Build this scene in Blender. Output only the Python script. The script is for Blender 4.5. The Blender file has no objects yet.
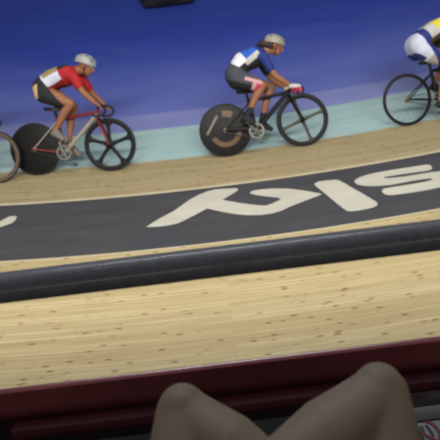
import bpy, bmesh, math, random
from mathutils import Vector, Matrix, noise
random.seed(4)
sc = bpy.context.scene
COL = sc.collection
R_ = math.radians

# ------------------------------------------------------------------ camera, world, light, exposure
PITCH, ROLL, FPX = R_(44), R_(6.9), 560.0
cam_d = bpy.data.cameras.new('camera'); cam = bpy.data.objects.new('camera', cam_d); COL.objects.link(cam)
cF = Vector((0, math.cos(PITCH), -math.sin(PITCH))); cU0 = Vector((0, math.sin(PITCH), math.cos(PITCH))); cX0 = Vector((1, 0, 0))
cX = cX0*math.cos(ROLL) - cU0*math.sin(ROLL); cU = cU0*math.cos(ROLL) + cX0*math.sin(ROLL)
cam.matrix_world = Matrix(((cX.x, cU.x, -cF.x, 0), (cX.y, cU.y, -cF.y, 0), (cX.z, cU.z, -cF.z, 0), (0, 0, 0, 1)))
cam_d.sensor_width = 36; cam_d.sensor_height = 36; cam_d.lens = 36*FPX/440
cam_d.clip_start = 0.02; cam_d.clip_end = 100
cam_d.dof.use_dof = True; cam_d.dof.focus_distance = 2.0; cam_d.dof.aperture_fstop = 36*FPX/440/1000/0.0105
sc.camera = cam

w = bpy.data.worlds.new('hall'); sc.world = w; w.use_nodes = True
w.node_tree.nodes['Background'].inputs[0].default_value = (0.78, 0.84, 1.0, 1)
w.node_tree.nodes['Background'].inputs[1].default_value = 0.16

def area(name, loc, target, sx, sy, power, col=(1, 1, 1), spread=180):
    d = bpy.data.lights.new(name, 'AREA'); d.shape = 'RECTANGLE'; d.size = sx; d.size_y = sy
    d.energy = power; d.color = col; d.spread = R_(spread)
    o = bpy.data.objects.new(name, d); COL.objects.link(o); o.location = loc
    o.rotation_euler = (Vector(target)-Vector(loc)).to_track_quat('-Z', 'Y').to_euler()
    return o
area('track_lamps', (0.5, -3.0, 6.5), (0.5, 2.2, -3.3), 12, 0.8, 1040, (1, 0.97, 0.9), 120)
area('infield_lamps', (0, 8.6, 7.0), (0, 4.2, -4.4), 10, 0.9, 95, (1, 0.97, 0.92), 62)
area('far_lamps', (0, 10.5, 7.0), (0, .7, -.8), 9, 0.5, 55, (0.9, 0.95, 1.0), 50)
area('stand_fill', (0, -1.9, .1), (0, .7, -1.1), 6, .25, 14, (1, 0.90, 0.82), 150)  # added fill from behind to brighten rail, plate and knees; no known fixture
area('stand_strip_fill', (0, -.45, 1.42), (0, .3, -1.2), 5, .06, 1.2, (1, 0.95, 0.9), 140)  # thin light added for highlights on the lower tube and knees
sc.view_settings.view_transform = 'Standard'; sc.view_settings.look = 'None'
sc.view_settings.gamma = 1; sc.view_settings.use_curve_mapping = False
sc.view_settings.exposure = 0.0

# ------------------------------------------------------------------ materials
def lin(r, g, b):
    f = lambda c: c/255/12.92 if c/255 <= .04045 else ((c/255+.055)/1.055)**2.4
    return (f(r), f(g), f(b), 1)
def mat(name, rgb, rough=.6, metal=0.0, var=.12, scale=30, bump=0.0, bscale=200, spec=.5):
    m = bpy.data.materials.new(name); m.use_nodes = True; nt = m.node_tree; b = nt.nodes['Principled BSDF']
    c = lin(*rgb); b.inputs['Roughness'].default_value = rough; b.inputs['Metallic'].default_value = metal
    b.inputs['Specular IOR Level'].default_value = spec
    tc = nt.nodes.new('ShaderNodeTexCoord'); n = nt.nodes.new('ShaderNodeTexNoise'); n.inputs['Scale'].default_value = scale
    n.inputs['Detail'].default_value = 3
    rp = nt.nodes.new('ShaderNodeValToRGB'); e = rp.color_ramp.elements
    e[0].position = .3; e[1].position = .7
    e[0].color = tuple(x*(1-var) for x in c[:3])+(1,); e[1].color = tuple(min(1, x*(1+var)) for x in c[:3])+(1,)
    nt.links.new(tc.outputs['Object'], n.inputs['Vector']); nt.links.new(n.outputs['Fac'], rp.inputs['Fac'])
    nt.links.new(rp.outputs['Color'], b.inputs['Base Color'])
    if bump:
        n2 = nt.nodes.new('ShaderNodeTexNoise'); n2.inputs['Scale'].default_value = bscale; n2.inputs['Detail'].default_value = 4
        bp = nt.nodes.new('ShaderNodeBump'); bp.inputs['Strength'].default_value = bump; bp.inputs['Distance'].default_value = .004
        nt.links.new(tc.outputs['Object'], n2.inputs['Vector']); nt.links.new(n2.outputs['Fac'], bp.inputs['Height'])
        nt.links.new(bp.outputs['Normal'], b.inputs['Normal'])
    return m

def wood_mat(name, tone):
    m = bpy.data.materials.new(name); m.use_nodes = True; nt = m.node_tree; b = nt.nodes['Principled BSDF']
    N, L = nt.nodes.new, nt.links.new
    uv = N('ShaderNodeUVMap'); uv.uv_map = 'UVMap'
    sep = N('ShaderNodeSeparateXYZ'); L(uv.outputs[0], sep.inputs[0])
    def mapped(sx, sy):
        mp = N('ShaderNodeMapping'); mp.inputs['Scale'].default_value = (sx, sy, 1); L(uv.outputs[0], mp.inputs[0]); return mp
    # one random tone for each 40 mm strip, in lengths
    br = N('ShaderNodeTexBrick'); br.offset = .37; br.offset_frequency = 2
    br.inputs['Scale'].default_value = 1; br.inputs['Brick Width'].default_value = 3.1; br.inputs['Row Height'].default_value = .042
    br.inputs['Mortar Size'].default_value = .0012; br.inputs['Mortar Smooth'].default_value = .3
    br.inputs['Color1'].default_value = lin(*[x*tone for x in (192, 177, 138)]); br.inputs['Color2'].default_value = lin(*[x*tone for x in (177, 161, 120)]); br.inputs['Mortar'].default_value = lin(*[x*tone for x in (150, 130, 92)])
    L(uv.outputs[0], br.inputs[0])
    n1 = N('ShaderNodeTexNoise'); n1.inputs['Scale'].default_value = 1; n1.inputs['Detail'].default_value = 5
    L(mapped(1.6, 46).outputs[0], n1.inputs[0])
    r1 = N('ShaderNodeValToRGB'); r1.color_ramp.elements[0].position = .32; r1.color_ramp.elements[1].position = .7
    r1.color_ramp.elements[0].color = (.68, .62, .52, 1); r1.color_ramp.elements[1].color = (1.08, 1.08, 1.08, 1)
    L(n1.outputs['Fac'], r1.inputs[0])
    mx = N('ShaderNodeMixRGB'); mx.blend_type = 'MULTIPLY'; mx.inputs[0].default_value = .6
    L(br.outputs['Color'], mx.inputs[1]); L(r1.outputs[0], mx.inputs[2])
    # knots: small dark flecks
    vo = N('ShaderNodeTexVoronoi'); vo.inputs['Scale'].default_value = 1; L(mapped(6.5, 21).outputs[0], vo.inputs[0])
    r2 = N('ShaderNodeValToRGB'); r2.color_ramp.elements[0].position = .1; r2.color_ramp.elements[1].position = .24
    r2.color_ramp.elements[0].color = (.42, .3, .2, 1); r2.color_ramp.elements[1].color = (1, 1, 1, 1); L(vo.outputs['Distance'], r2.inputs[0])
    gate = N('ShaderNodeMath'); gate.operation = 'GREATER_THAN'; gate.inputs[1].default_value = .3
    sp2 = N('ShaderNodeSeparateXYZ'); L(vo.outputs['Color'], sp2.inputs[0]); L(sp2.outputs[0], gate.inputs[0])
    mx2 = N('ShaderNodeMixRGB'); mx2.blend_type = 'MULTIPLY'; L(gate.outputs[0], mx2.inputs[0])
    L(mx.outputs[0], mx2.inputs[1]); L(r2.outputs[0], mx2.inputs[2])
    L(mx2.outputs[0], b.inputs['Base Color']); b.inputs['Roughness'].default_value = .55; b.inputs['Specular IOR Level'].default_value = .3
    return m
def streak_mat(name, c1, c2, sx, sy, rough=.7):
    m = bpy.data.materials.new(name); m.use_nodes = True; nt = m.node_tree; b = nt.nodes['Principled BSDF']
    N, L = nt.nodes.new, nt.links.new
    uv = N('ShaderNodeUVMap'); uv.uv_map = 'UVMap'; mp = N('ShaderNodeMapping'); mp.inputs['Scale'].default_value = (sx, sy, 1); L(uv.outputs[0], mp.inputs[0])
    n = N('ShaderNodeTexNoise'); n.inputs['Scale'].default_value = 1; n.inputs['Detail'].default_value = 4; L(mp.outputs[0], n.inputs[0])
    r = N('ShaderNodeValToRGB'); r.color_ramp.elements[0].position = .3; r.color_ramp.elements[1].position = .7
    r.color_ramp.elements[0].color = lin(*c1); r.color_ramp.elements[1].color = lin(*c2)
    L(n.outputs['Fac'], r.inputs[0]); L(r.outputs[0], b.inputs['Base Color'])
    b.inputs['Roughness'].default_value = rough; b.inputs['Specular IOR Level'].default_value = .25
    return m

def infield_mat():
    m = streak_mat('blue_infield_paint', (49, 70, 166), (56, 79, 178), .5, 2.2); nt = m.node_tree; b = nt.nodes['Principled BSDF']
    N, L = nt.nodes.new, nt.links.new      # sheen and haze painted in: blue blends paler and greyer towards the track
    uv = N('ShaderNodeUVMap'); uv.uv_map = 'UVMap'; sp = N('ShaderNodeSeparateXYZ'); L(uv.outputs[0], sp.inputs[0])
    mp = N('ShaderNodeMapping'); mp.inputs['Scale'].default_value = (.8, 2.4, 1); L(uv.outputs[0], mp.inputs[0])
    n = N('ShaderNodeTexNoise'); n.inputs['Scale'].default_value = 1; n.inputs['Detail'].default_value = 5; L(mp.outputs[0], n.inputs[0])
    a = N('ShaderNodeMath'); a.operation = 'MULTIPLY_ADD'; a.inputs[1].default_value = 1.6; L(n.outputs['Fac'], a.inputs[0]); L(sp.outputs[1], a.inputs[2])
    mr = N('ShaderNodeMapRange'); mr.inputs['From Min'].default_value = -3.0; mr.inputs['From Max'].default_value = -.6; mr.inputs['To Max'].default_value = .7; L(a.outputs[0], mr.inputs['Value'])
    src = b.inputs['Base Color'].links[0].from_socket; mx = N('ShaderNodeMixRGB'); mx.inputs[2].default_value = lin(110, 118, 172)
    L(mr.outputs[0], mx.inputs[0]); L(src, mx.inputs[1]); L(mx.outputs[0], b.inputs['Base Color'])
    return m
M = {}
M['wood'] = wood_mat('pine_strips', 1.0); M['lane'] = wood_mat('rubber_marked_pine_strips', .88)
M['grey_band'] = streak_mat('grey_track_paint', (62, 62, 67), (71, 71, 75), 1.2, 6)
M['cream'] = streak_mat('cream_line_paint', (182, 170, 142), (196, 184, 158), 2, 9)
M['pale_blue'] = streak_mat('pale_blue_track_paint', (150, 178, 180), (162, 188, 188), 1.2, 9)
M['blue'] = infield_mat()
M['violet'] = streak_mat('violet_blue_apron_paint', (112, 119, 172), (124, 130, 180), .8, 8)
M['letter'] = streak_mat('off_white_letter_paint', (182, 179, 166), (194, 191, 178), 2, 5)
M['concrete'] = mat('dark_concrete', (15, 14, 15), .9, scale=12)
M['wall'] = mat('dark_wall_paint', (60, 58, 62), .8)
M['rail'] = mat('black_rail_coating', (88, 90, 96), .55, var=.15, scale=60, bump=.35, bscale=160)
M['rail'].node_tree.nodes['Principled BSDF'].inputs['Coat Weight'].default_value = .3; M['rail'].node_tree.nodes['Principled BSDF'].inputs['Coat Roughness'].default_value = .1
M['maroon'] = mat('maroon_gloss_paint', (132, 70, 74), .24, var=.1, scale=9, bump=.04, bscale=60)
M['sign_white'] = mat('white_sign_plastic', (108, 110, 110), .6, var=.03)
M['sign_grey'] = mat('grey_sign_border', (60, 63, 64), .6, var=.06)
M['sign_red'] = mat('red_sign_ink', (108, 30, 34), .6, var=.05)
M['black'] = mat('black_plastic', (24, 24, 26), .5)
M['carbon'] = mat('black_carbon', (12, 12, 13), .5, var=.2, spec=.25)
M['tyre'] = mat('black_tyre_rubber', (22, 21, 21), .8)
M['brown_rim'] = mat('brown_tan_rim', (92, 76, 60), .55)
M['dull_brown'] = mat('dark_brown_composite', (50, 42, 34), .45)
M['gold'] = mat('dull_gold_print', (92, 66, 28), .5, var=.3, scale=9)
M['pale_print'] = mat('pale_grey_print', (112, 104, 92), .5)
M['steel'] = mat('silver_metal', (128, 125, 116), .45, .4, var=.05)
M['silver_tube'] = mat('silver_beige_tube', (165, 152, 138), .4, .2, var=.06)
M['red_tube'] = mat('dark_red_tube', (118, 28, 30), .35, var=.1)
M['skin'] = mat('tanned_skin', (146, 96, 64), .6, var=.06, scale=25)
M['lip'] = mat('lip_skin', (160, 88, 76), .5, var=.04)
M['eye_white'] = mat('eye_white', (225, 222, 215), .3, var=.02)
M['eye_dark'] = mat('dark_iris', (40, 28, 22), .3, var=.05)
M['pale_skin'] = mat('pale_skin', (128, 113, 94), .6, var=.05, scale=60, bump=.12, bscale=240, spec=.35)
M['nail'] = mat('finger_nail', (220, 180, 168), .4, var=.03)
for k, c in dict(red=(172, 26, 32), white=(226, 226, 232), lilac=(204, 208, 228), black_cloth=(30, 30, 34), charcoal=(66, 70, 80), royal=(34, 92, 190),
                 navy=(30, 48, 120), yellow=(226, 206, 50), mustard=(150, 134, 84), dark_gold=(74, 62, 34), tan=(214, 176, 122), grey_cloth=(150, 152, 154),
                 pink=(206, 158, 160), light_grey=(190, 190, 186), rose=(190, 70, 96), warm_grey=(172, 164, 158), dark_red=(130, 26, 30)).items():
    M[k] = mat(k+'_fabric', c, .8, var=.08, scale=40)
M['silver_helmet'] = mat('silver_white_helmet', (160, 163, 164), .35, var=.05)
M['beige_helmet'] = mat('beige_grey_helmet', (152, 148, 132), .4, var=.05)
M['dull_shoe'] = mat('dull_grey_shoe', (112, 106, 98), .6, var=.08)
M['hair'] = mat('dark_brown_hair', (42, 28, 22), .6, var=.3, scale=60)

# ------------------------------------------------------------------ helpers
def link(name, bm, mats, parent=None, smooth=True):
    me = bpy.data.meshes.new(name); bm.normal_update(); bm.to_mesh(me); bm.free()
    for m in (mats if isinstance(mats, (list, tuple)) else [mats]): me.materials.append(m)
    if smooth:
        for p in me.polygons: p.use_smooth = True
        try: me.set_sharp_from_angle(angle=R_(38))
        except Exception: pass
    o = bpy.data.objects.new(name, me); COL.objects.link(o)
    if parent is not None: o.parent = parent
    return o
def empty(name, mw):
    o = bpy.data.objects.new(name, None); COL.objects.link(o); o.matrix_world = mw; o.empty_display_size = .1
    return o
def tag(o, label, cat, group=None):
    o['label'] = label; o['category'] = cat
    if group: o['group'] = group
    return o
def struct(o): o['kind'] = 'structure'; return o
def basis(d):
    d = d.normalized(); a = Vector((0, 1, 0)) if abs(d.y) < .9 else Vector((1, 0, 0))
    u = d.cross(a).normalized(); return u, d.cross(u).normalized()
def bridge(bm, r1, r2):
    n = len(r1)
    for i in range(n): bm.faces.new((r1[i], r1[(i+1) % n], r2[(i+1) % n], r2[i]))
def tube(bm, pts, r, n=12, closed=False, squash=1.0, caps=True):
    pts = [Vector(p) for p in pts]; rs = r if isinstance(r, (list, tuple)) else [r]*len(pts)
    rings = []; pu = None
    for i, p in enumerate(pts):
        if closed: d = pts[(i+1) % len(pts)]-pts[i-1]
        else: d = pts[min(i+1, len(pts)-1)]-pts[max(i-1, 0)]
        d.normalize()
        if pu is None: u, v = basis(d)
        else:
            u = (pu-d*pu.dot(d)).normalized(); v = d.cross(u)
        pu = u
        rings.append([bm.verts.new(p+(u*math.cos(t)+v*math.sin(t)*squash)*rs[i]) for t in [2*math.pi*k/n for k in range(n)]])
    for a, b in zip(rings, rings[1:]): bridge(bm, a, b)
    if closed: bridge(bm, rings[-1], rings[0])
    elif caps:
        bm.faces.new(rings[0][::-1]); bm.faces.new(rings[-1])
def capsule(bm, p0, p1, r0, r1, n=14, h=4):
    p0, p1 = Vector(p0), Vector(p1); d = p1-p0
    if d.length < 1e-6: d = Vector((0, 0, 1e-4)); p1 = p0+d
    d.normalize(); u, v = basis(d); prof = []
    for i in range(1, h+1):
        a = math.pi/2*(1-i/h); prof.append((p0-d*r0*math.sin(a), r0*math.cos(a)))
    for i in range(h):
        a = math.pi/2*i/h; prof.append((p1+d*r1*math.sin(a), r1*math.cos(a)))
    rings = [[bm.verts.new(c+(u*math.cos(t)+v*math.sin(t))*rr) for t in [2*math.pi*k/n for k in range(n)]] for c, rr in prof]
    for a, b in zip(rings, rings[1:]): bridge(bm, a, b)
    a = bm.verts.new(p0-d*r0); b = bm.verts.new(p1+d*r1)
    for i in range(n):
        bm.faces.new((a, rings[0][(i+1) % n], rings[0][i])); bm.faces.new((b, rings[-1][i], rings[-1][(i+1) % n]))
def chain(bm, pts, rs, n=14):
    for i in range(len(pts)-1): capsule(bm, pts[i], pts[i+1], rs[i], rs[i+1], n)
def ellipsoid(bm, c, rx, ry, rz, rot=None, n=20):
    m = Matrix.Translation(Vector(c)) @ (rot.to_4x4() if rot else Matrix()) @ Matrix.Diagonal((rx, ry, rz, 1))
    bmesh.ops.create_uvsphere(bm, u_segments=n, v_segments=n//2+2, radius=1, matrix=m)
def box(bm, c, s, rot=None, bevel=0.0):
    r = bmesh.ops.create_cube(bm, size=1, matrix=Matrix.Translation(Vector(c)) @ (rot.to_4x4() if rot else Matrix()) @ Matrix.Diagonal((*s, 1)))
    if bevel:
        es = list({e for v in r['verts'] for e in v.link_edges})
        bmesh.ops.bevel(bm, geom=es, offset=bevel, segments=2, affect='EDGES', profile=.5)
def lathe_y(bm, prof, n=48, close=False):
    rings = [[bm.verts.new((r*math.cos(t), y, r*math.sin(t))) for t in [2*math.pi*k/n for k in range(n)]] for r, y in prof]
    for a, b in zip(rings, rings[1:]): bridge(bm, a, b)
    if close: bridge(bm, rings[-1], rings[0])
def fuse(bm, voxel, smooth=6, factor=.5):
    """union of overlapping closed shapes into one continuous smooth surface"""
    bm.normal_update()
    bmesh.ops.recalc_face_normals(bm, faces=bm.faces)
    me = bpy.data.meshes.new('fuse'); bm.to_mesh(me); bm.free()
    o = bpy.data.objects.new('fuse', me); COL.objects.link(o)
    r = o.modifiers.new('r', 'REMESH'); r.mode = 'VOXEL'; r.voxel_size = voxel; r.use_smooth_shade = True
    s = o.modifiers.new('s', 'SMOOTH'); s.factor = factor; s.iterations = smooth
    dg = bpy.context.evaluated_depsgraph_get(); dg.update()
    ev = o.evaluated_get(dg); out = bpy.data.meshes.new_from_object(ev)
    bpy.data.objects.remove(o); bpy.data.meshes.remove(me)
    nb = bmesh.new(); nb.from_mesh(out); bpy.data.meshes.remove(out)
    return nb
def paint(o, mats, fn):
    """pick one of the cloth / skin materials for each face by where it lies on the thing itself"""
    names = list(mats); o.data.materials.clear()
    for k in names: o.data.materials.append(M[k])
    for p in o.data.polygons:
        k = fn(p.center, p.normal)
        p.material_index = names.index(k)

# ------------------------------------------------------------------ the track (a cone: banked bend) and the infield
RAD, BANK = 24.0, R_(12); TB = math.tan(BANK)
YIN, ZIN = 5.874, -4.465
CY = YIN+RAD
def track(u, e, lift=0.0):
    a = u/RAD; rr = RAD+e
    n = Vector((-math.sin(a)*math.sin(BANK), math.cos(a)*math.sin(BANK), math.cos(BANK)))
    return Vector((rr*math.sin(a), CY-rr*math.cos(a), ZIN+e*TB))+n*lift
EB = -1.03      # inner edge of the pale blue band
GB0, GB1 = .885, 2.0
def strip(name, es, mats, idx, u0=-13, u1=13, nu=120):
    bm = bmesh.new(); uv = bm.loops.layers.uv.new('UVMap'); rows = []; co = {}
    for e in es:
        row = []
        for i in range(nu+1):
            u = u0+(u1-u0)*i/nu; v = bm.verts.new(track(u, e)); co[v] = (u, e/math.cos(BANK)); row.append(v)
        rows.append(row)
    for j in range(len(es)-1):
        for i in range(nu):
            f = bm.faces.new((rows[j][i], rows[j+1][i], rows[j+1][i+1], rows[j][i+1])); f.material_index = idx[j]
            for l in f.loops: l[uv].uv = co[l.vert]
    bmesh.ops.reverse_faces(bm, faces=[f for f in bm.faces if f.normal.z < 0] if False else [])
    o = link(name, bm, mats); return struct(o)
floor_track = strip('floor_track', [0.02, .5, GB0-.045, GB0, 1.4, GB1, GB1+.02, 3, 4, 5.3], [M['wood'], M['cream'], M['grey_band'], M['lane']], [3, 3, 1, 2, 2, 1, 0, 0, 0])
floor_band = strip('floor_blue_band', [EB, -.5, 0.02], [M['pale_blue']], [0, 0])
# flat blue infield, with a paler violet apron strip next to the band
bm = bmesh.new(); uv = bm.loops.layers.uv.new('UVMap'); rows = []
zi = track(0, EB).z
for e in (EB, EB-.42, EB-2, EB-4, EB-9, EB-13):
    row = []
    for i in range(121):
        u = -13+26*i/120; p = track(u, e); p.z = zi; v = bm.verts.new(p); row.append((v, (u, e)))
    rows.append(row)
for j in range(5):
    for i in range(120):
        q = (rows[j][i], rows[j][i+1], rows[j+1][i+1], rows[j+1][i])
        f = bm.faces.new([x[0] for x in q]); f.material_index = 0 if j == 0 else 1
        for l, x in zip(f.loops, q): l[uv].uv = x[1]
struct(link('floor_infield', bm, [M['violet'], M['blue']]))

# painted lettering on the grey band, in metres along (u) and across (e) the track
LETTERS = [('painted_letter', 'big off-white painted letter Y, upside down',
  [(-0.742, 1.585), (-0.629, 1.455), (-0.467, 1.314), (-0.373, 1.196), (-0.286, 1.094), (-0.185, 1.015), (-0.094, 0.961), (-0.003, 0.943), (0.097, 0.953), (0.219, 0.975), (0.244, 1.008), (0.211, 1.058), (0.128, 1.128),
   (0.052, 1.198), (0.219, 1.307), (0.387, 1.398), (0.486, 1.438), (0.574, 1.403), (0.657, 1.349), (0.642, 1.312), (0.534, 1.256), (0.431, 1.196), (0.352, 1.128), (0.384, 1.086), (0.463, 1.076), (0.605, 1.089), (0.791, 1.151),
   (0.944, 1.247), (1.07, 1.347), (1.087, 1.365), (1.038, 1.39), (0.888, 1.452), (0.718, 1.525), (0.616, 1.582), (0.521, 1.609), (0.42, 1.61), (0.293, 1.584), (0.167, 1.53), (0.03, 1.449), (-0.12, 1.342), (-0.216, 1.422),
   (-0.34, 1.52), (-0.421, 1.577), (-0.521, 1.599), (-0.641, 1.6)]),
 ('painted_letter', 'big off-white painted letter K stem, upside down',
  [(1.06, 1.14), (1.075, 1.114), (1.127, 1.085), (1.214, 1.09), (1.31, 1.106), (1.34, 1.135), (1.376, 1.218), (1.417, 1.331), (1.477, 1.482), (1.531, 1.634), (1.55, 1.697), (1.55, 1.731), (1.526, 1.765), (1.478, 1.786),
   (1.395, 1.792), (1.321, 1.797), (1.255, 1.788), (1.228, 1.763), (1.184, 1.619), (1.124, 1.384)]),
 ('painted_letter', 'big off-white painted letter S, upside down',
  [(2.36, 1.172), (2.349, 1.214), (2.321, 1.244), (2.28, 1.253), (2.104, 1.236), (1.949, 1.225), (1.859, 1.221), (1.807, 1.226), (1.797, 1.242), (1.864, 1.267), (1.993, 1.283), (2.148, 1.29), (2.282, 1.295), (2.387, 1.314),
   (2.466, 1.338), (2.538, 1.374), (2.589, 1.427), (2.608, 1.496), (2.584, 1.559), (2.525, 1.606), (2.426, 1.629), (2.317, 1.631), (2.232, 1.629), (2.1, 1.636), (1.974, 1.632), (1.85, 1.625), (1.728, 1.612), (1.681, 1.581),
   (1.67, 1.519), (1.69, 1.475), (1.728, 1.457), (1.832, 1.458), (1.96, 1.465), (2.09, 1.468), (2.19, 1.465), (2.237, 1.45), (2.241, 1.428), (2.181, 1.413), (2.074, 1.404), (1.941, 1.405), (1.808, 1.407), (1.664, 1.382),
   (1.567, 1.346), (1.496, 1.292), (1.479, 1.223), (1.499, 1.176), (1.561, 1.134), (1.649, 1.11), (1.77, 1.095), (1.933, 1.095), (2.115, 1.106), (2.254, 1.11), (2.321, 1.118), (2.356, 1.133)]),
 ('painted_letter', 'tip of an off-white painted stroke at the left edge',
  [(-2.566, 1.41), (-2.468, 1.299), (-2.358, 1.238), (-2.321, 1.186), (-2.294, 1.15), (-2.246, 1.141), (-2.199, 1.148), (-2.19, 1.193), (-2.193, 1.257), (-2.216, 1.296), (-2.244, 1.309), (-2.278, 1.338), (-2.312, 1.362),
   (-2.42, 1.423), (-2.525, 1.511)])]
for name, label, poly in LETTERS:
    bm = bmesh.new(); uv = bm.loops.layers.uv.new('UVMap')
    f = bm.faces.new([bm.verts.new((p[0], p[1], 0)) for p in poly])
    us = [p[0] for p in poly]; vs = [p[1] for p in poly]
    def cut(co, no): bmesh.ops.bisect_plane(bm, geom=bm.verts[:]+bm.edges[:]+bm.faces[:], plane_co=co, plane_no=no)
    bm.normal_update(); bmesh.ops.triangulate(bm, faces=bm.faces[:])
    x = min(us)+.1
    while x < max(us): cut((x, 0, 0), (1, 0, 0)); x += .1
    y = min(vs)+.1
    while y < max(vs): cut((0, y, 0), (0, 1, 0)); y += .1
    for f in bm.faces:
        for l in f.loops: l[uv].uv = l.vert.co.xy
    for v in bm.verts: v.co = track(v.co.x, v.co.y, .0025)
    bmesh.ops.recalc_face_normals(bm, faces=bm.faces)
    if sum(f.normal.z for f in bm.faces) < 0: bmesh.ops.reverse_faces(bm, faces=bm.faces)
    o = link(name, bm, M['letter'], floor_track); o['label'] = label

# ------------------------------------------------------------------ the stand the photographer sits in
FLOOR = -1.70
def slab(name, c, s, m):
    bm = bmesh.new(); box(bm, c, s); return struct(link(name, bm, m, smooth=False))
slab('floor', (0, -.6, FLOOR-.08), (9, 3.0, .16), M['concrete'])
slab('floor_step', (0, -.52, FLOOR+.3), (9, 1.7, .6), M['concrete'])
slab('wall_front', (0, .86, FLOOR-.16-1.1), (9, .08, 2.2), M['wall'])
slab('wall_back', (0, -2.1, -.2), (9, .1, 3.2), M['wall'])
slab('shade_canopy', (0, -1.82, 1.5), (18, 3.0, .06), M['wall'])  # unseen canopy, added to keep the track light off the foreground

# ------------------------------------------------------------------ guard rail and maroon barrier
YR, ZR, RR = .742, -.830, .0310
g = tag(empty('guard_rail', Matrix.Translation((0, YR, FLOOR))), 'thick black rounded handrail running across the view above the maroon barrier', 'handrail')
bm = bmesh.new()
tube(bm, [(-3.2+6.4*i/64, 0, ZR-FLOOR) for i in range(65)], RR, 32)
link('handrail', bm, M['rail'], g)
for x in (-2.6, -1.3, 1.3, 2.6):
    bm = bmesh.new(); tube(bm, [(x, .05, 0), (x, .05, ZR-FLOOR-.06), (x, .03, ZR-FLOOR-.02), (x, 0, ZR-FLOOR)], .016, 16); box(bm, (x, .05, .005), (.1, .1, .01), bevel=.002)
    link('post', bm, M['rail'], g)

b = tag(empty('barrier', Matrix.Translation((0, .74, FLOOR))), 'dark maroon painted metal barrier low in front of the bare knees', 'barrier')
bm = bmesh.new(); box(bm, (0, .008, -1.217-.15-FLOOR), (6.0, .016, .30), bevel=.003)
link('kick_plate', bm, M['maroon'], b)
bm = bmesh.new(); zt = -1.362-FLOOR
tube(bm, [(-.598, -.026, zt), (-.59, -.026, zt)]+[(-.59+3.2*i/30, -.026, zt) for i in range(1, 31)], [.022]+[.026]*31, 24)
o = link('lower_tube', bm, M['maroon'], b)
for x in (-1.2, 1.25, 2.4):
    bm = bmesh.new(); box(bm, (x, .03, .22), (.05, .03, .44), bevel=.004); link('upright', bm, M['maroon'], b)

# flat sign plate on the floor under the barrier, right of the leg
s = tag(empty('sign_plate', Matrix.Translation((.56, .70, FLOOR))), 'pale sign plate with a round red prohibition symbol on the floor beside the right leg', 'sign')
bm = bmesh.new(); box(bm, (0.1, -.06, .004), (.4, .24, .008), bevel=.002); link('plate', bm, M['sign_white'], s)
bm = bmesh.new(); box(bm, (.1, .082, .006), (.4, .045, .012), bevel=.002); link('border_strip', bm, M['sign_grey'], s)
SX, SY, Z0 = -.025, .018, .0085
def flat(name, pts, m, z):
    bm = bmesh.new(); f = bm.faces.new([bm.verts.new((SX+x, SY+y, z)) for x, y in pts])
    r = bmesh.ops.extrude_face_region(bm, geom=[f]); bmesh.ops.translate(bm, verts=[v for v in r['geom'] if isinstance(v, bmesh.types.BMVert)], vec=(0, 0, .0008))
    bmesh.ops.recalc_face_normals(bm, faces=bm.faces); return link(name, bm, m, s, smooth=False)
bm = bmesh.new(); n = 48; rr = []
for k in range(n):
    t = 2*math.pi*k/n
    rr.append([bm.verts.new((SX+r*math.cos(t), SY+r*math.sin(t), z)) for r, z in ((.040, Z0), (.050, Z0), (.050, Z0+.001), (.040, Z0+.001))])
for k in range(n): bridge(bm, rr[k], rr[(k+1) % n])
link('red_ring', bm, M['sign_red'], s, smooth=False)
c45 = math.cos(R_(-38)); s45 = math.sin(R_(-38))
rot2 = lambda x, y: (x*c45-y*s45, x*s45+y*c45)
flat('red_slash', [rot2(-.042, -.0045), rot2(.042, -.0045), rot2(.042, .0045), rot2(-.042, .0045)], M['sign_red'], Z0+.0012)
flat('bottle_symbol', [(.010, .028), (.017, .030), (.026, .010), (.028, -.008), (.021, -.010), (.017, .006)], M['black'], Z0)
flat('cup_symbol', [(-.010, .026), (.006, .028), (.005, .006), (-.006, .006)], M['sign_grey'], Z0)
flat('figure_symbol', [(-.024, .0), (-.012, .004), (-.004, -.008), (-.006, -.024), (-.024, -.022)], M['black'], Z0)

# ------------------------------------------------------------------ a hand: palm, four unequal bent fingers, thumb
def hand(bm, wrist, fwd, palm_n, side, curl=.9, scale=1.0):
    """wrist point, direction of the fingers, palm normal (the side that grips), side = direction of the thumb"""
    f, n = Vector(fwd).normalized(), Vector(palm_n).normalized(); t = Vector(side).normalized(); k = scale
    w = Vector(wrist)
    for a in (-.026, -.009, .009, .026): chain(bm, [w+t*a*.6*k, w+f*.085*k+t*a*k], [.016*k, .0135*k], 10)
    for a, L in zip((.03, .0105, -.0105, -.03), (.068, .076, .071, .056)):
        p = w+f*.083*k+t*a*k; pts = [p]; ang = 0
        for seg in (.45, .3, .25):
            ang += curl*.75 if len(pts) > 1 else curl*.5
            p = p+(f*math.cos(ang)+n*math.sin(ang))*L*seg*k; pts.append(p)
        chain(bm, pts, [.0092*k, .0086*k, .008*k, .0068*k], 8)
    p = w+f*.025*k+t*.024*k; p1 = p+(t*.8+f*.6+n*.25).normalized()*.036*k; p2 = p1+(f*.75+n*.6+t*.15).normalized()*.03*k; p3 = p2+(f*.6+n*.8-t*.1).normalized()*.022*k
    chain(bm, [p, p1, p2, p3], [.015*k, .011*k, .0098*k, .0078*k], 8)

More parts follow.
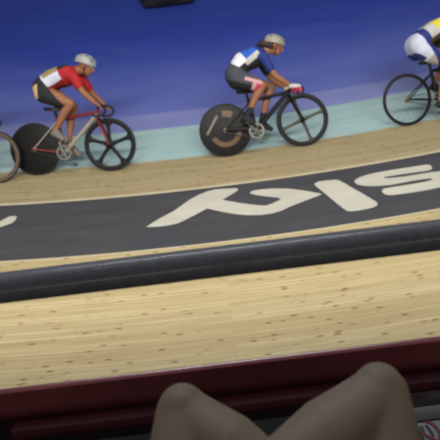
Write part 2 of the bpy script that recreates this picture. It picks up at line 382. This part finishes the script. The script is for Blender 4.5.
# ------------------------------------------------------------------ the seated person (knees in the foreground)
KL, KR = Vector((-0.106, 0.480, -0.928)), Vector((0.233, 0.455, -0.894))
HL, HR = Vector((-.15, .08, -1.05)), Vector((.18, .08, -1.05))
AL, AR = Vector((0.110, 0.299, -0.969)), Vector((-0.067, 0.278, -0.875))
TL, TR = AL+Vector((.15, .06, -.03)), AR+Vector((-.14, .05, -.035))
def sitter():
    root = empty('person', Matrix.Translation((.08, .15, FLOOR)))
    off = Vector((.08, .15, FLOOR)); q = lambda p: Vector(p)-off
    bm = bmesh.new()
    for K, H, A, T in ((KL, HL, AL, TL), (KR, HR, AR, TR)):
        K, H, A, T = q(K), q(H), q(A), q(T)
        th = K-H
        chain(bm, [H+th*t for t in (0, .3, .6, .8, .93)]+[K], [.09, .085, .07, .06, .054, .05], 22)
        ellipsoid(bm, K+Vector((0, .008, .008)), .043, .044, .046)
        sh = A-K
        chain(bm, [K+sh*.02, K+sh*.15, K+sh*.34, K+sh*.6, K+sh*.85, A], [.05, .053, .059, .05, .037, .035], 20)
        ft = T-A; heel = A-ft*.25+Vector((0, -.03, -.01))
        chain(bm, [A, heel], [.036, .03], 14); chain(bm, [A, A+ft*.55, T], [.036, .033, .022], 14); chain(bm, [heel, A+ft*.6+Vector((0, -.02, -.01))], [.03, .03], 12)
    pc = q((HL+HR)/2)
    ellipsoid(bm, pc+Vector((0, -.02, .02)), .175, .125, .11); ellipsoid(bm, pc+Vector((0, -.1, .16)), .15, .1, .13)
    ellipsoid(bm, pc+Vector((0, -.2, .34)), .165, .11, .17); ellipsoid(bm, pc+Vector((0, -.28, .46)), .17, .085, .07)
    nk = pc+Vector((0, -.3, .5)); hd = nk+Vector((0, .03, .16))
    chain(bm, [nk, hd], [.058, .055], 16)
    ellipsoid(bm, hd+Vector((0, -.01, .02)), .076, .095, .105); ellipsoid(bm, hd+Vector((0, .03, -.045)), .058, .062, .06)
    chain(bm, [hd+Vector((0, .085, .02)), hd+Vector((0, .108, -.012))], [.01, .015], 10)
    for sx in (-1, 1):
        ellipsoid(bm, hd+Vector((sx*.077, -.01, 0)), .011, .02, .032)
        S = pc+Vector((sx*.185, -.27, .44)); E = pc+Vector((sx*.275, -.33, .17)); W = pc+Vector((sx*.27, -.17, -.035))
        chain(bm, [pc+Vector((sx*.1, -.27, .45)), S, S.lerp(E, .5), E, E.lerp(W, .35), W], [.062, .056, .046, .038, .04, .026], 14)
        hand(bm, W, (0, .93, -.3), (0, -.3, -1), (-sx, 0, 0), .15)
    bm = fuse(bm, .005, 6)
    body = link('body', bm, M['pale_skin'], root)
    def skin(c, n):
        d = c-hd
        for sx in (-1, 1):
            e = d-Vector((sx*.032, .08, .018))
            if e.y > -.02 and (e.x/.013)**2+(e.z/.007)**2 < 1: return 'eye_dark' if abs(e.x) < .006 else 'eye_white'
        if d.y > .06 and abs(d.x) < .026 and abs(d.z+.058) < .009: return 'lip'
        return 'pale_skin'
    paint(body, ['pale_skin', 'lip', 'eye_white', 'eye_dark'], skin)
    # shorts, shirt, shoes, hair
    bm = bmesh.new(); ellipsoid(bm, pc+Vector((0, -.02, .02)), .187, .137, .12); ellipsoid(bm, pc+Vector((0, -.05, .12)), .162, .115, .1)
    for K, H in ((KL, HL), (KR, HR)):
        K, H = q(K), q(H); chain(bm, [H, H+(K-H)*.32], [.106, .103], 20)
    link('shorts', fuse(bm, .008, 5), M['charcoal'], root)
    bm = bmesh.new(); ellipsoid(bm, pc+Vector((0, -.1, .16)), .162, .112, .14); ellipsoid(bm, pc+Vector((0, -.2, .34)), .177, .122, .175); ellipsoid(bm, pc+Vector((0, -.28, .455)), .18, .095, .07)
    for sx in (-1, 1):
        S = pc+Vector((sx*.185, -.27, .44)); E = pc+Vector((sx*.275, -.33, .17)); chain(bm, [pc+Vector((sx*.1, -.27, .45)), S, S.lerp(E, .5)], [.072, .067, .06], 14)
    link('shirt', fuse(bm, .009, 5), M['grey_cloth'], root)
    for A, T in ((AL, TL), (AR, TR)):
        A, T = q(A), q(T); ft = T-A; heel = A-ft*.25+Vector((0, -.03, -.01)); bm = bmesh.new()
        chain(bm, [A, heel], [.041, .039], 14); chain(bm, [A+ft*.2, A+ft*.55, T+ft*.06], [.042, .04, .031], 14); chain(bm, [heel, A+ft*.6+Vector((0, -.02, -.01))], [.038, .038], 12)
        link('shoe', fuse(bm, .006, 4), M['black_cloth'], root)
    bm = bmesh.new(); ellipsoid(bm, hd+Vector((0, -.022, .035)), .085, .1, .1); ellipsoid(bm, hd+Vector((0, -.075, -.02)), .07, .05, .1)
    link('hair', fuse(bm, .008, 4), M['hair'], root)
    return root
tag(sitter(), 'seated person whose bare knees rise in the foreground below the handrail', 'person')

# ------------------------------------------------------------------ bikes
def arc_pts(c, r, a0, a1, n): return [Vector((c[0]+r*math.cos(a0+(a1-a0)*i/n), c[1], c[2]+r*math.sin(a0+(a1-a0)*i/n))) for i in range(n+1)]
WR = .336
def wheel(name, kind, parent, x, rimmat, ang=90, decal=None):
    bm = bmesh.new()
    if kind == 'disc':
        lathe_y(bm, [(.318, .009), (.312, .0105), (.16, .016), (.05, .021), (.03, .022), (.03, -.022), (.05, -.021), (.16, -.016), (.312, -.0105), (.318, -.009)], 64, True)
    else:
        d = {'wire': .292, 'deep': .27}.get(kind, .272)
        lathe_y(bm, [(.318, .009), (.30, .0115), (d+.006, .008), (d, .003), (d, -.003), (d+.006, -.008), (.30, -.0115), (.318, -.009)], 64, True)
    wh = link(name, bm, rimmat, parent); wh.location = (x, 0, WR)
    bm = bmesh.new(); n = 64; cs = []
    for k in range(n):
        t = 2*math.pi*k/n; cs.append([bm.verts.new(((.324+.012*math.cos(a))*math.cos(t), .012*math.sin(a), (.324+.012*math.cos(a))*math.sin(t))) for a in [2*math.pi*j/10 for j in range(10)]])
    for k in range(n): bridge(bm, cs[k], cs[(k+1) % n])
    link('tyre', bm, M['tyre'], wh)
    bm = bmesh.new(); lathe_y(bm, [(.012, -.05), (.018, -.045), (.018, -.034), (.03, -.03), (.034, -.022), (.018, -.015), (.018, .015), (.034, .022), (.03, .03), (.018, .034), (.018, .045), (.012, .05)], 20, True)
    link('hub', bm, M['steel'] if kind in ('wire', 'disc', 'deep') else M['carbon'], wh)
    if kind in ('five', 'four'):
        for k in range(5 if kind == 'five' else 4):
            t = R_(ang)+2*math.pi*k/(5 if kind == 'five' else 4); d = Vector((math.cos(t), 0, math.sin(t))); sd = Vector((-math.sin(t), 0, math.cos(t)))
            bm = bmesh.new(); rings = []
            for r, wd in ((.01, .03), (.04, .034), (.08, .026), (.15, .022), (.22, .025), (.25, .036), (.272, .062), (.285, .085)) if kind == 'five' else ((.01, .024), (.04, .027), (.08, .021), (.16, .018), (.23, .019), (.262, .027), (.28, .042)):
                rings.append([bm.verts.new(d*r+sd*wd*math.cos(a)+Vector((0, .0085*math.sin(a), 0))) for a in [2*math.pi*j/12 for j in range(12)]])
            for a, b_ in zip(rings, rings[1:]): bridge(bm, a, b_)
            bm.faces.new(rings[0][::-1]); bm.faces.new(rings[-1]); bmesh.ops.recalc_face_normals(bm, faces=bm.faces)
            link('spoke', bm, M['carbon'] if kind == 'five' else M['dull_brown'], wh)
    if kind in ('wire', 'deep'):
        for k in range(20):
            t = 2*math.pi*k/20; sgn = 1 if k % 2 else -1; t2 = t+sgn*.5*(1 if k % 4 < 2 else -1)
            bm = bmesh.new(); tube(bm, [(.025*math.cos(t2), .026*sgn, .025*math.sin(t2)), (.28*math.cos(t), 0, .28*math.sin(t))], .0014, 6)
            link('spoke', bm, M['steel'], wh)
    if decal:
        def sector(nm, r0, r1, a0, a1, m):
            bm = bmesh.new(); n = 24; A = []; yy = lambda r: -(.0105+(.312-r)*.0365 if r > .16 else .016+(.16-r)*.0455)-.0012
            for i in range(n+1):
                t = R_(a0+(a1-a0)*i/n); A.append([bm.verts.new((r*math.cos(t), yy(r), r*math.sin(t))) for r in [r0+(r1-r0)*j/4 for j in range(5)]])
            for i in range(n):
                for j in range(4): bm.faces.new((A[i][j], A[i][j+1], A[i+1][j+1], A[i+1][j]))
            bmesh.ops.recalc_face_normals(bm, faces=bm.faces); link(nm, bm, m, wh)
        sector('printed_arc', .15, .21, 205, 355, M['gold'])
        sector('printed_patch', .17, .25, 60, 95, M['gold'])
        bm = bmesh.new(); P = [(-.27, -.02), (-.25, -.04), (-.075, .20), (-.105, .22)]
        yy = lambda x, z: -(.0105+(.312-math.hypot(x, z))*.0365)-.0025
        f = bm.faces.new([bm.verts.new((x*.93, yy(x, z), z*.93)) for x, z in P]); link('printed_stripe', bm, M['pale_print'], wh, smooth=False)
    return wh

def bike(mw, J, W, mats, front, rear, label, fang=90, decal=None):
    """J: joints in the bike's own plane (x forward, z up, metres): bb, saddle, head_top, pedal"""
    root = tag(empty('track_bike', mw), label, 'bicycle', 'track bikes racing on the boards')
    fr, stay, fork_m = mats
    V = lambda k, y=0: Vector((J[k][0], y, J[k][1]))
    bb, sd, ht = V('bb'), V('saddle'), V('head_top')
    fa, ra = Vector((W, 0, WR)), Vector((0, 0, WR))
    crown = fa+(ht-fa)*(.375/(ht-fa).length); crown.x -= .035; crown.z -= 0.005
    ax = (ht-crown).normalized(); hb = crown+ax*.015
    seat_top = bb+(sd-bb)*.74
    def part(nm, segs, m, sq=1):
        bm = bmesh.new()
        for pts, r in segs: tube(bm, pts, r, 14, squash=sq)
        return link(nm, bm, m, root)
    part('top_tube', [([seat_top, ht-ax*.035], .021)], fr); part('down_tube', [([hb+ax*.02, bb], .028)], stay if J.get('silver') else fr)
    part('seat_tube', [([bb, seat_top+(sd-bb).normalized()*.02], .024)], fr); part('head_tube', [([hb-ax*.01, ht+ax*.005], .022)], fr)
    for y in (-1, 1):
        part('chain_stay', [([bb+Vector((-.03, y*.03, 0)), Vector((.1, y*.06, WR-.012)), ra+Vector((0, y*.062, 0))], .0105)], fr)
        part('seat_stay', [([seat_top+Vector((-.01, y*.022, -.03)), ra+Vector((0, y*.062, 0))], .0085)], stay)
        part('fork_blade', [([crown+Vector((0, y*.02, 0)), crown.lerp(fa, .1)+Vector((0, y*.045, 0)), fa+Vector((-.012, y*.052, .03)), fa+Vector((0, y*.052, 0))], [.017, .0165, .011, .01])], fork_m)
    part('seat_post', [([seat_top, sd-Vector((0, 0, .035))], .018)], M['carbon'])
    bm = bmesh.new()   # saddle: narrow nose, wide rear, slight dip
    rings = []
    for t, wd, h in ((-.125, .045, .006), (-.11, .066, 0), (-.06, .064, -.004), (0, .038, -.007), (.06, .022, -.005), (.12, .018, -.001), (.14, .01, -.004)):
        rings.append([bm.verts.new(sd+Vector((t, wd*math.cos(a), h+.018*math.sin(a)-(.012 if math.sin(a) < 0 else 0)))) for a in [2*math.pi*j/12 for j in range(12)]])
    for a, b_ in zip(rings, rings[1:]): bridge(bm, a, b_)
    bm.faces.new(rings[0][::-1]); bm.faces.new(rings[-1]); bmesh.ops.recalc_face_normals(bm, faces=bm.faces); link('saddle', bm, M['black'], root)
    # stem and drop bars
    hd = V('hand'); st = ht+ax*.02; bc = Vector((hd.x-.045, 0, max(st.z, hd.z+.03)))
    part('stem', [([ht-ax*.01, st, bc], .015)], M['carbon'])
    pts = []
    for y in (-1, 1):
        side = [bc+Vector((0, y*.06, 0)), bc+Vector((.005, y*.14, 0)), bc+Vector((.03, y*.185, -.004)), bc+Vector((.075, y*.195, -.03)), bc+Vector((.085, y*.195, -.075)), bc+Vector((.055, y*.195, -.115)), bc+Vector((-.02, y*.195, -.125)), bc+Vector((-.075, y*.195, -.125))]
        pts = side if y == -1 else pts[::-1]+side
    part('handlebar', [(pts, .0135)], M['carbon'])
    for y in (-1, 1):
        part('bar_tape', [([bc+Vector((.06, y*.195, -.113)), bc+Vector((-.02, y*.195, -.125)), bc+Vector((-.075, y*.195, -.125))], .0165)], M['black'])
    # cranks on both sides, ring and chain on the right
    pn = V('pedal', -.09); d = Vector((pn.x-bb.x, 0, pn.z-bb.z)).normalized()*.168
    for y in (-1, 1):
        e = bb+Vector((0, y*.075, 0))+d*(-y)
        c = part('crank', [([bb+Vector((0, y*.06, 0)), e], [.016, .011])], M['steel'])
        bm = bmesh.new(); box(bm, e+Vector((0, y*.05, 0)), (.075, .07, .016), bevel=.004); tube(bm, [e, e+Vector((0, y*.08, 0))], .006, 8); link('pedal', bm, M['black'], root)
    bm = bmesh.new(); lathe_y(bm, [(.098, -.003), (.098, .003), (.078, .003), (.078, -.003)], 40, True)
    for k in range(5):
        t = 2*math.pi*k/5; tube(bm, [(0, 0, 0), (.086*math.cos(t), 0, .086*math.sin(t))], .009, 8)
    o = link('chainring', bm, M['steel'], root); o.location = bb+Vector((0, -.05, 0))
    bm = bmesh.new(); cy = -.05; up = [(ra.x, cy, ra.z+.033), (bb.x, cy, bb.z+.099)]; lo = [(bb.x, cy, bb.z-.099), (ra.x, cy, ra.z-.033)]
    ring = [Vector(p) for p in up]+arc_pts((bb.x, cy, bb.z), .099, R_(80), R_(-80), 10)+[Vector(p) for p in lo]+arc_pts((ra.x, cy, ra.z), .033, R_(-100), R_(-260), 8)
    tube(bm, ring, .0045, 6, closed=True); link('chain', bm, M['dull_brown'], root)
    wheel('front_wheel', front[0], root, W, front[1], fang)
    wheel('rear_wheel', rear[0], root, 0, rear[1], 90, decal)
    return root

# ------------------------------------------------------------------ riders
def rider(mw, J, look, label):
    root = tag(empty('person', mw), label, 'person', 'racing cyclists')
    P = lambda k, y=0: Vector((J[k][0], y, J[k][1]))
    pel, wai, che, nck, hd = P('pelvis'), P('waist'), P('chest'), P('neck'), P('head')
    sp = [(pel, .12, .05), (wai, .112, .045), (wai.lerp(che, .5), .114, .055), (che, .112, .065)]
    def torso(bm, g=0.0, upto=4):
        for y in (-1, 0, 1): chain(bm, [p+Vector((0, y*o, 0)) for p, r, o in sp[:upto]], [r+g for p, r, o in sp[:upto]], 16)
    def legs(bm, g=0.0, part='all'):
        for y, s in ((-1, 'n'), (1, 'f')):
            h, k, a, t = P('hip', y*.085), P('knee_'+s, y*.1), P('ankle_'+s, y*.105), P('toe_'+s, y*.12)
            if part in ('all', 'shorts'):
                pts = [h, h.lerp(k, .4), h.lerp(k, .78)]; rs = [.108, .1, .074]
                if part == 'all': pts.append(k); rs.append(.056)
                chain(bm, pts, [r+g for r in rs], 16)
            if part == 'all':
                bk = Vector((-.02, 0, 0)); chain(bm, [k, k.lerp(a, .3)+bk, k.lerp(a, .6)+bk*.5, a.lerp(k, .08), a], [.053, .055, .043, .033, .032], 14)
            if part == 'sock': chain(bm, [a.lerp(k, .22), a], [.041, .037], 12)
            if part in ('all', 'shoe'):
                d = (t-a); heel = a+Vector((-.035, 0, -.045)); g2 = .008 if part == 'shoe' else 0
                chain(bm, [a+Vector((0, 0, -.012)), heel], [.03+g2, .028+g2], 12); chain(bm, [heel, t], [.03+g2, .026+g2], 12); chain(bm, [a+Vector((0, 0, -.02)), t], [.03+g2, .024+g2], 12)
    def arms(bm, g=0.0, part='all'):
        for y in (-1, 1):
            s, e, w_ = P('shoulder', y*.165), P('elbow', y*.205), P('wrist', y*.195)
            if part == 'all':
                chain(bm, [P('chest', y*.08), s, s.lerp(e, .5), e, e.lerp(w_, .35), w_], [.085, .058, .047, .038, .039, .026], 14)
                hand(bm, w_, P('hand')-P('wrist'), (.1, 0, -1), (0, -y, 0), 1.3, .95)
            else:
                chain(bm, [P('chest', y*.08), s, s.lerp(e, .62)], [.085+g, .058+g, .046+g], 14)
    HR_ = Matrix.Rotation(R_(J.get('nod', 25)), 3, 'Y'); H = lambda v: hd+HR_ @ Vector(v)
    bm = bmesh.new(); torso(bm); legs(bm); arms(bm)
    chain(bm, [che.lerp(nck, .6), nck, H((-.03, 0, -.05))], [.075, .056, .052], 16)
    ellipsoid(bm, H((-.01, 0, .03)), .1, .076, .1, HR_); ellipsoid(bm, H((.035, 0, -.045)), .06, .055, .062, HR_)
    chain(bm, [H((.085, 0, .015)), H((.108, 0, -.015))], [.011, .015], 10)
    for y in (-1, 1): ellipsoid(bm, H((-.008, y*.078, -.005)), .02, .011, .032, HR_)
    body = link('body', fuse(bm, .0075, 5), M['skin'], root); inv = HR_.inverted()
    def skin(c, n):
        d = inv @ (c-hd)
        for y in (-1, 1):
            e = d-Vector((.08, y*.034, .015))
            if e.x > -.02 and (e.y/.014)**2+(e.z/.009)**2 < 1: return 'eye_dark' if abs(e.y) < .006 else 'eye_white'
        if d.x > .06 and abs(d.y) < .026 and abs(d.z+.056) < .009: return 'lip'
        return 'skin'
    paint(body, ['skin', 'lip', 'eye_white', 'eye_dark'], skin)
    bm = bmesh.new(); torso(bm, .012); arms(bm, .010, 'sleeve'); chain(bm, [che, che.lerp(nck, .75)], [.1, .07], 14)
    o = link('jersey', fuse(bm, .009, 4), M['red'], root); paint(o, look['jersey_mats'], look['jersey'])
    bm = bmesh.new(); torso(bm, .017, 2); legs(bm, .011, 'shorts')
    bm = fuse(bm, .009, 4)
    cut_p = pel.lerp(wai, .45); no = (wai-pel).normalized()
    bmesh.ops.bisect_plane(bm, geom=bm.verts[:]+bm.edges[:]+bm.faces[:], plane_co=cut_p, plane_no=no, clear_outer=True)
    o = link('shorts', bm, M['black_cloth'], root); paint(o, look['shorts_mats'], look['shorts'])
    bm = bmesh.new(); legs(bm, 0, 'shoe'); bm = fuse(bm, .007, 3)
    # one mesh for each shoe
    src = bm; me_all = bpy.data.meshes.new('t'); src.to_mesh(me_all); src.free()
    for y in (-1, 1):
        b2 = bmesh.new(); b2.from_mesh(me_all); bmesh.ops.delete(b2, geom=[v for v in b2.verts if v.co.y*y < 0], context='VERTS')
        link('shoe', b2, M[look['shoe']], root)
        if look.get('sock'):
            b3 = bmesh.new(); s_ = 'n' if y < 0 else 'f'; a, k = P('ankle_'+s_, y*.105), P('knee_'+s_, y*.1)
            chain(b3, [a.lerp(k, .2), a], [.043, .039], 14); link('sock', b3, M[look['sock']], root)
    bpy.data.meshes.remove(me_all)
    if look.get('glove'):
        for y in (-1, 1):
            b2 = bmesh.new(); w_ = P('wrist', y*.195); f = (P('hand')-P('wrist')).normalized()
            chain(b2, [w_-f*.01, w_+f*.05, w_+f*.09], [.031, .041, .04], 14); hh = f*.12
            chain(b2, [w_+f*.085, w_+f*.10+Vector((0.01, 0, -.03))], [.036, .03], 12)
            for v in b2.verts: v.co.y = (v.co.y-y*.195)*1.15+y*.195
            o = link('glove', fuse(b2, .006, 3), M[look['glove'][0]], root); zz = (w_+f*.06).z
            paint(o, [look['glove'][0], look['glove'][1]], lambda c, n: look['glove'][0] if c.z > zz-.004 else look['glove'][1])
    # helmet: shell cut above the ears, with vent grooves and a strap
    bm = bmesh.new(); n1, n2 = 36, 14; rows = []
    for i in range(n2+1):
        th = (math.pi*.56)*i/n2; row = []
        for j in range(n1):
            ph = 2*math.pi*j/n1; x = math.sin(th)*math.cos(ph); y = math.sin(th)*math.sin(ph); z = math.cos(th)
            vent = 1-.07*(1 if (abs(y) > .12 and abs(y) < .30 or abs(y) > .5 and abs(y) < .66) and z > .22 and x > -.75 else 0)
            low = (-.25 if x < 0 else .0)*abs(x)*(.6 if z < .2 else 0)
            row.append(bm.verts.new(H((-.015+x*(.132 if x > 0 else .142)*vent, y*.104*vent, .045+z*.098*vent+low*.12))))
        rows.append(row)
    for a, b_ in zip(rows, rows[1:]): bridge(bm, a, b_)
    bmesh.ops.remove_doubles(bm, verts=bm.verts, dist=.0005)
    bmesh.ops.recalc_face_normals(bm, faces=bm.faces); bmesh.ops.solidify(bm, geom=bm.faces[:], thickness=.012)
    o = link('helmet', bm, M[look['helmet']], root)
    def vents(c, n):
        d = inv @ (c-hd); y, z = d.y/.104, (d.z-.045)/.098
        return 'black' if (abs(y) > .12 and abs(y) < .30 or abs(y) > .5 and abs(y) < .66) and z > .22 and d.x > -.1 and d.x < .085 else look['helmet']
    paint(o, [look['helmet'], 'black'], vents)
    bm = bmesh.new(); tube(bm, [H((.01, -.082, .04)), H((.012, -.08, -.03)), H((.022, -.045, -.09)), H((.024, 0, -.108)), H((.022, .045, -.09)), H((.012, .08, -.03)), H((.01, .082, .04))], .005, 8)
    link('chin_strap', bm, M['black'], root)
    if look.get('hair'):
        bm = bmesh.new(); chain(bm, [H((-.06, 0, -.005)), H((-.11, 0, -.01)), H((-.16, 0, -.02)), H((-.21, 0, -.05))], [.08, .064, .05, .022], 14)
        ellipsoid(bm, H((-.045, 0, .0)), .066, .08, .06, HR_)
        link('hair', fuse(bm, .007, 4), M['hair'], root)
    return root

# pose of each rider, in metres in the bike's own plane (x from the rear wheel's contact point, z up)
POSES = {'one': {'ankle_f': (0.416, 0.404),
         'ankle_n': (0.334, 0.564),
         'bb': (0.39, 0.274),
         'chest': (0.527, 1.228),
         'elbow': (0.757, 0.998),
         'hand': (0.976, 0.797),
         'head': (0.768, 1.32),
         'head_top': (0.862, 0.786),
         'hip': (0.218, 1.021),
         'knee_f': (0.529, 0.842),
         'knee_n': (0.561, 0.87),
         'neck': (0.655, 1.28),
         'pedal': (0.343, 0.407),
         'pelvis': (0.214, 1.095),
         'saddle': (0.308, 0.835),
         'shoulder': (0.651, 1.184),
         'toe_f': (0.53, 0.229),
         'toe_n': (0.419, 0.446),
         'waist': (0.342, 1.191),
         'wrist': (0.894, 0.857)},
 'three': {'ankle_f': (0.454, 0.467),
           'ankle_n': (0.392, 0.238),
           'bb': (0.417, 0.26),
           'chest': (0.585, 1.153),
           'elbow': (0.695, 0.859),
           'hand': (0.97, 0.644),
           'head': (0.865, 1.243),
           'head_top': (0.94, 0.664),
           'hip': (0.257, 0.919),
           'knee_f': (0.731, 0.783),
           'knee_n': (0.558, 0.696),
           'neck': (0.718, 1.199),
           'pedal': (0.387, 0.109),
           'pelvis': (0.24, 0.993),
           'saddle': (0.373, 0.763),
           'shoulder': (0.566, 1.106),
           'toe_f': (0.567, 0.352),
           'toe_n': (0.503, 0.125),
           'waist': (0.396, 1.098),
           'wrist': (0.867, 0.701)},
 'two': {'ankle_f': (0.489, 0.394),
         'ankle_n': (0.294, 0.491),
         'bb': (0.392, 0.278),
         'chest': (0.499, 1.183),
         'elbow': (0.682, 0.912),
         'hand': (0.973, 0.735),
         'head': (0.753, 1.285),
         'head_top': (0.873, 0.738),
         'hip': (0.227, 0.941),
         'knee_f': (0.656, 0.793),
         'knee_n': (0.532, 0.824),
         'neck': (0.614, 1.242),
         'pedal': (0.276, 0.394),
         'pelvis': (0.216, 1.005),
         'saddle': (0.322, 0.792),
         'shoulder': (0.574, 1.148),
         'toe_f': (0.593, 0.277),
         'toe_n': (0.351, 0.384),
         'waist': (0.323, 1.145),
         'wrist': (0.864, 0.761)},
 'zero': {'ankle_f': (0.416, 0.404),
          'ankle_n': (0.334, 0.564),
          'bb': (0.39, 0.274),
          'chest': (0.527, 1.228),
          'elbow': (0.757, 0.998),
          'hand': (0.976, 0.797),
          'head': (0.768, 1.32),
          'head_top': (0.862, 0.786),
          'hip': (0.218, 1.021),
          'knee_f': (0.529, 0.842),
          'knee_n': (0.561, 0.87),
          'neck': (0.655, 1.28),
          'pedal': (0.343, 0.407),
          'pelvis': (0.214, 1.095),
          'saddle': (0.308, 0.835),
          'shoulder': (0.651, 1.184),
          'toe_f': (0.53, 0.229),
          'toe_n': (0.419, 0.446),
          'waist': (0.342, 1.191),
          'wrist': (0.894, 0.857)}}
PLACES = {'one': ((-2.2683, 5.8207, -4.431), (-1.2937, 5.7138, -4.4236), 0.9804),
 'three': ((2.6448, 5.9523, -4.4507), (3.6235, 6.1016, -4.4547), 0.99),
 'two': ((0.2127, 5.7352, -4.4353), (1.2066, 5.7604, -4.4345), 0.9943),
 'zero': ((-3.7454, 5.8331, -4.3946), (-2.7629, 5.7115, -4.397), 0.99)}
def place(k):
    A, B = Vector(PLACES[k][0]), Vector(PLACES[k][1])
    f = (B-A).normalized(); lean = R_(35)
    inward = Vector((-f.y, f.x, 0)).normalized(); u = (Vector((0, 0, 1))*math.cos(lean)+inward*math.sin(lean)); u = (u-f*u.dot(f)).normalized(); l = u.cross(f)
    A = A+u*.002
    return Matrix(((f.x, l.x, u.x, A.x), (f.y, l.y, u.y, A.y), (f.z, l.z, u.z, A.z), (0, 0, 0, 1)))

def inpoly(x, z, poly):
    c = False; n = len(poly)
    for i in range(n):
        (x1, z1), (x2, z2) = poly[i], poly[i-1]
        if (z1 > z) != (z2 > z) and x < (x2-x1)*(z-z1)/(z2-z1)+x1: c = not c
    return c
def along(J):   # position along the back (0 pelvis, 1 chest) and height above the spine line
    a = Vector(J['pelvis']); b_ = Vector(J['chest']); d = b_-a; L = d.length; d = d/L; n = Vector((-d.y, d.x))
    return lambda c: ((Vector((c.x, c.z))-a).dot(d)/L, (Vector((c.x, c.z))-a).dot(n))

J1 = POSES['one']; a1 = along(J1)
def jersey1(c, n):
    s, h = a1(c)
    if abs(c.y) > .185 and h < .05 and s > .75: return 'red'
    if s > .86: return 'black_cloth' if h > .07 and s < 1.4 else 'red'
    if h > .07 and s > .22: return 'mustard'
    if h > -.045: return 'lilac' if s > .06 else 'black_cloth'
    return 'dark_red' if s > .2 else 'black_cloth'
def shorts1(c, n):
    s, h = a1(c)
    if s < -.05 and c.x < J1['hip'][0]-.035 and -.11 < h < .05: return 'tan'
    return 'black_cloth'
J2 = POSES['two']; a2 = along(J2)
def jersey2(c, n):
    s, h = a2(c)
    if s > 1.12: return 'navy'
    if abs(c.y) > .19 and s > .72 : return 'navy'
    if s < .6 and h > .035: return 'white'
    if h > .055: return 'royal'
    if s > .5 and h > -.015: return 'light_grey'
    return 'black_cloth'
def shorts2(c, n):
    d = (Vector((c.x, c.z))-Vector(J2['hip'])); t = Vector(J2['knee_n'])-Vector(J2['hip']); L = t.length; t = t/L; s = d.dot(t)/L; h = d.dot(Vector((-t.y, t.x)))
    if s > .58 and h < .045 and c.y < 0: return 'rose' if s > .72 and h < .0 else 'pink'
    if s > .25 and h > .0: return 'pink' if (c.y < -.12 and h < .045) else 'charcoal'
    return 'charcoal' if h > -.04 else 'black_cloth'
J3 = POSES['three']; a3 = along(J3)
def jersey3(c, n):
    s, h = a3(c)
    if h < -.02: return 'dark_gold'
    if s < .36: return 'navy'
    if s > .68: return 'yellow'
    if .42 < s < .62 and .045 < h and abs(c.y) < .09 and (int(c.y*60+100) % 3 == 0): return 'charcoal'
    return 'light_grey'
def shorts3(c, n):
    s, h = a3(c)
    d = (Vector((c.x, c.z))-Vector(J3['hip'])); t = Vector(J3['knee_n'])-Vector(J3['hip']); L = t.length; t = t/L; q_ = d.dot(t)/L; hh = d.dot(Vector((-t.y, t.x)))
    if s > .1: return 'navy'
    if hh < -.085 and q_ < .2: return 'navy'
    if q_ > .3: return 'warm_grey' if not (.45 < q_ < .6 and hh > 0) else 'charcoal'
    return 'lilac'
LOOKS = {
 'one': dict(jersey=jersey1, jersey_mats=['red', 'mustard', 'black_cloth', 'lilac', 'dark_red'], shorts=shorts1, shorts_mats=['black_cloth', 'tan'], shoe='dull_shoe', helmet='silver_helmet'),
 'two': dict(jersey=jersey2, jersey_mats=['navy', 'white', 'royal', 'light_grey', 'black_cloth'], shorts=shorts2, shorts_mats=['charcoal', 'pink', 'rose', 'black_cloth'], shoe='black_cloth', sock='black_cloth', helmet='beige_helmet', hair=True, glove=('light_grey', 'rose')),
 'three': dict(jersey=jersey3, jersey_mats=['dark_gold', 'navy', 'yellow', 'light_grey', 'charcoal'], shorts=shorts3, shorts_mats=['navy', 'warm_grey', 'charcoal', 'lilac'], shoe='black_cloth', helmet='silver_helmet'),
 'zero': dict(jersey=lambda c, n: 'charcoal', jersey_mats=['charcoal'], shorts=lambda c, n: 'black_cloth', shorts_mats=['black_cloth'], shoe='black_cloth', helmet='silver_helmet'),
}
RIDER_LABEL = {'one': 'cyclist in red jersey and silver helmet leaning over the red bike',
 'two': 'cyclist in blue and white jersey with dark hair under a beige helmet',
 'three': 'cyclist in white shorts and yellow topped jersey, cut off by the right edge',
 'zero': 'cyclist in dark kit behind the red rider, almost wholly left of the view'}
BIKE = {
 'one': dict(mats=(M['red_tube'], M['silver_tube'], M['red_tube']), front=('five', M['carbon']), rear=('disc', M['carbon']), label='red and silver track bike with five-spoke front wheel and black rear disc', fang=90),
 'two': dict(mats=(M['carbon'], M['carbon'], M['carbon']), front=('four', M['carbon']), rear=('disc', M['carbon']), label='black track bike with four-spoke front wheel and gold-marked rear disc', fang=108, decal=True),
 'three': dict(mats=(M['carbon'], M['carbon'], M['carbon']), front=('wire', M['carbon']), rear=('wire', M['carbon']), label='black track bike with thin wire-spoked rear wheel at the right edge'),
 'zero': dict(mats=(M['carbon'], M['carbon'], M['carbon']), front=('deep', M['brown_rim']), rear=('wire', M['carbon']), label='track bike showing only its brown-rimmed front wheel at the left edge'),
}
for k in ('one', 'two', 'three', 'zero'):
    mw = place(k); J = dict(POSES[k]); J['silver'] = (k == 'one')
    bike(mw, J, PLACES[k][2], **BIKE[k]); rider(mw, J, LOOKS[k], RIDER_LABEL[k])

# ------------------------------------------------------------------ dark bag on the infield, at the top edge
bp = Vector((-.5, 11.3, zi))
bg = tag(empty('kit_bag', Matrix.Translation(bp)), 'dark blurred bag on the blue infield at the top edge of the photo', 'bag')
bm = bmesh.new(); ellipsoid(bm, (0, 0, .2), .6, .24, .2); box(bm, (0, 0, .17), (1.05, .4, .3), bevel=.08); bm = fuse(bm, .02, 5)
for v in bm.verts: v.co.z = max(v.co.z, 0)
link('bag_body', bm, M['black_cloth'], bg)
for y in (-.13, .13):
    bm = bmesh.new(); tube(bm, [(-.2, y, .34), (-.17, y*.7, .44), (0, y*.5, .49), (.17, y*.7, .44), (.2, y, .34)], .015, 10); link('handle', bm, M['black'], bg)
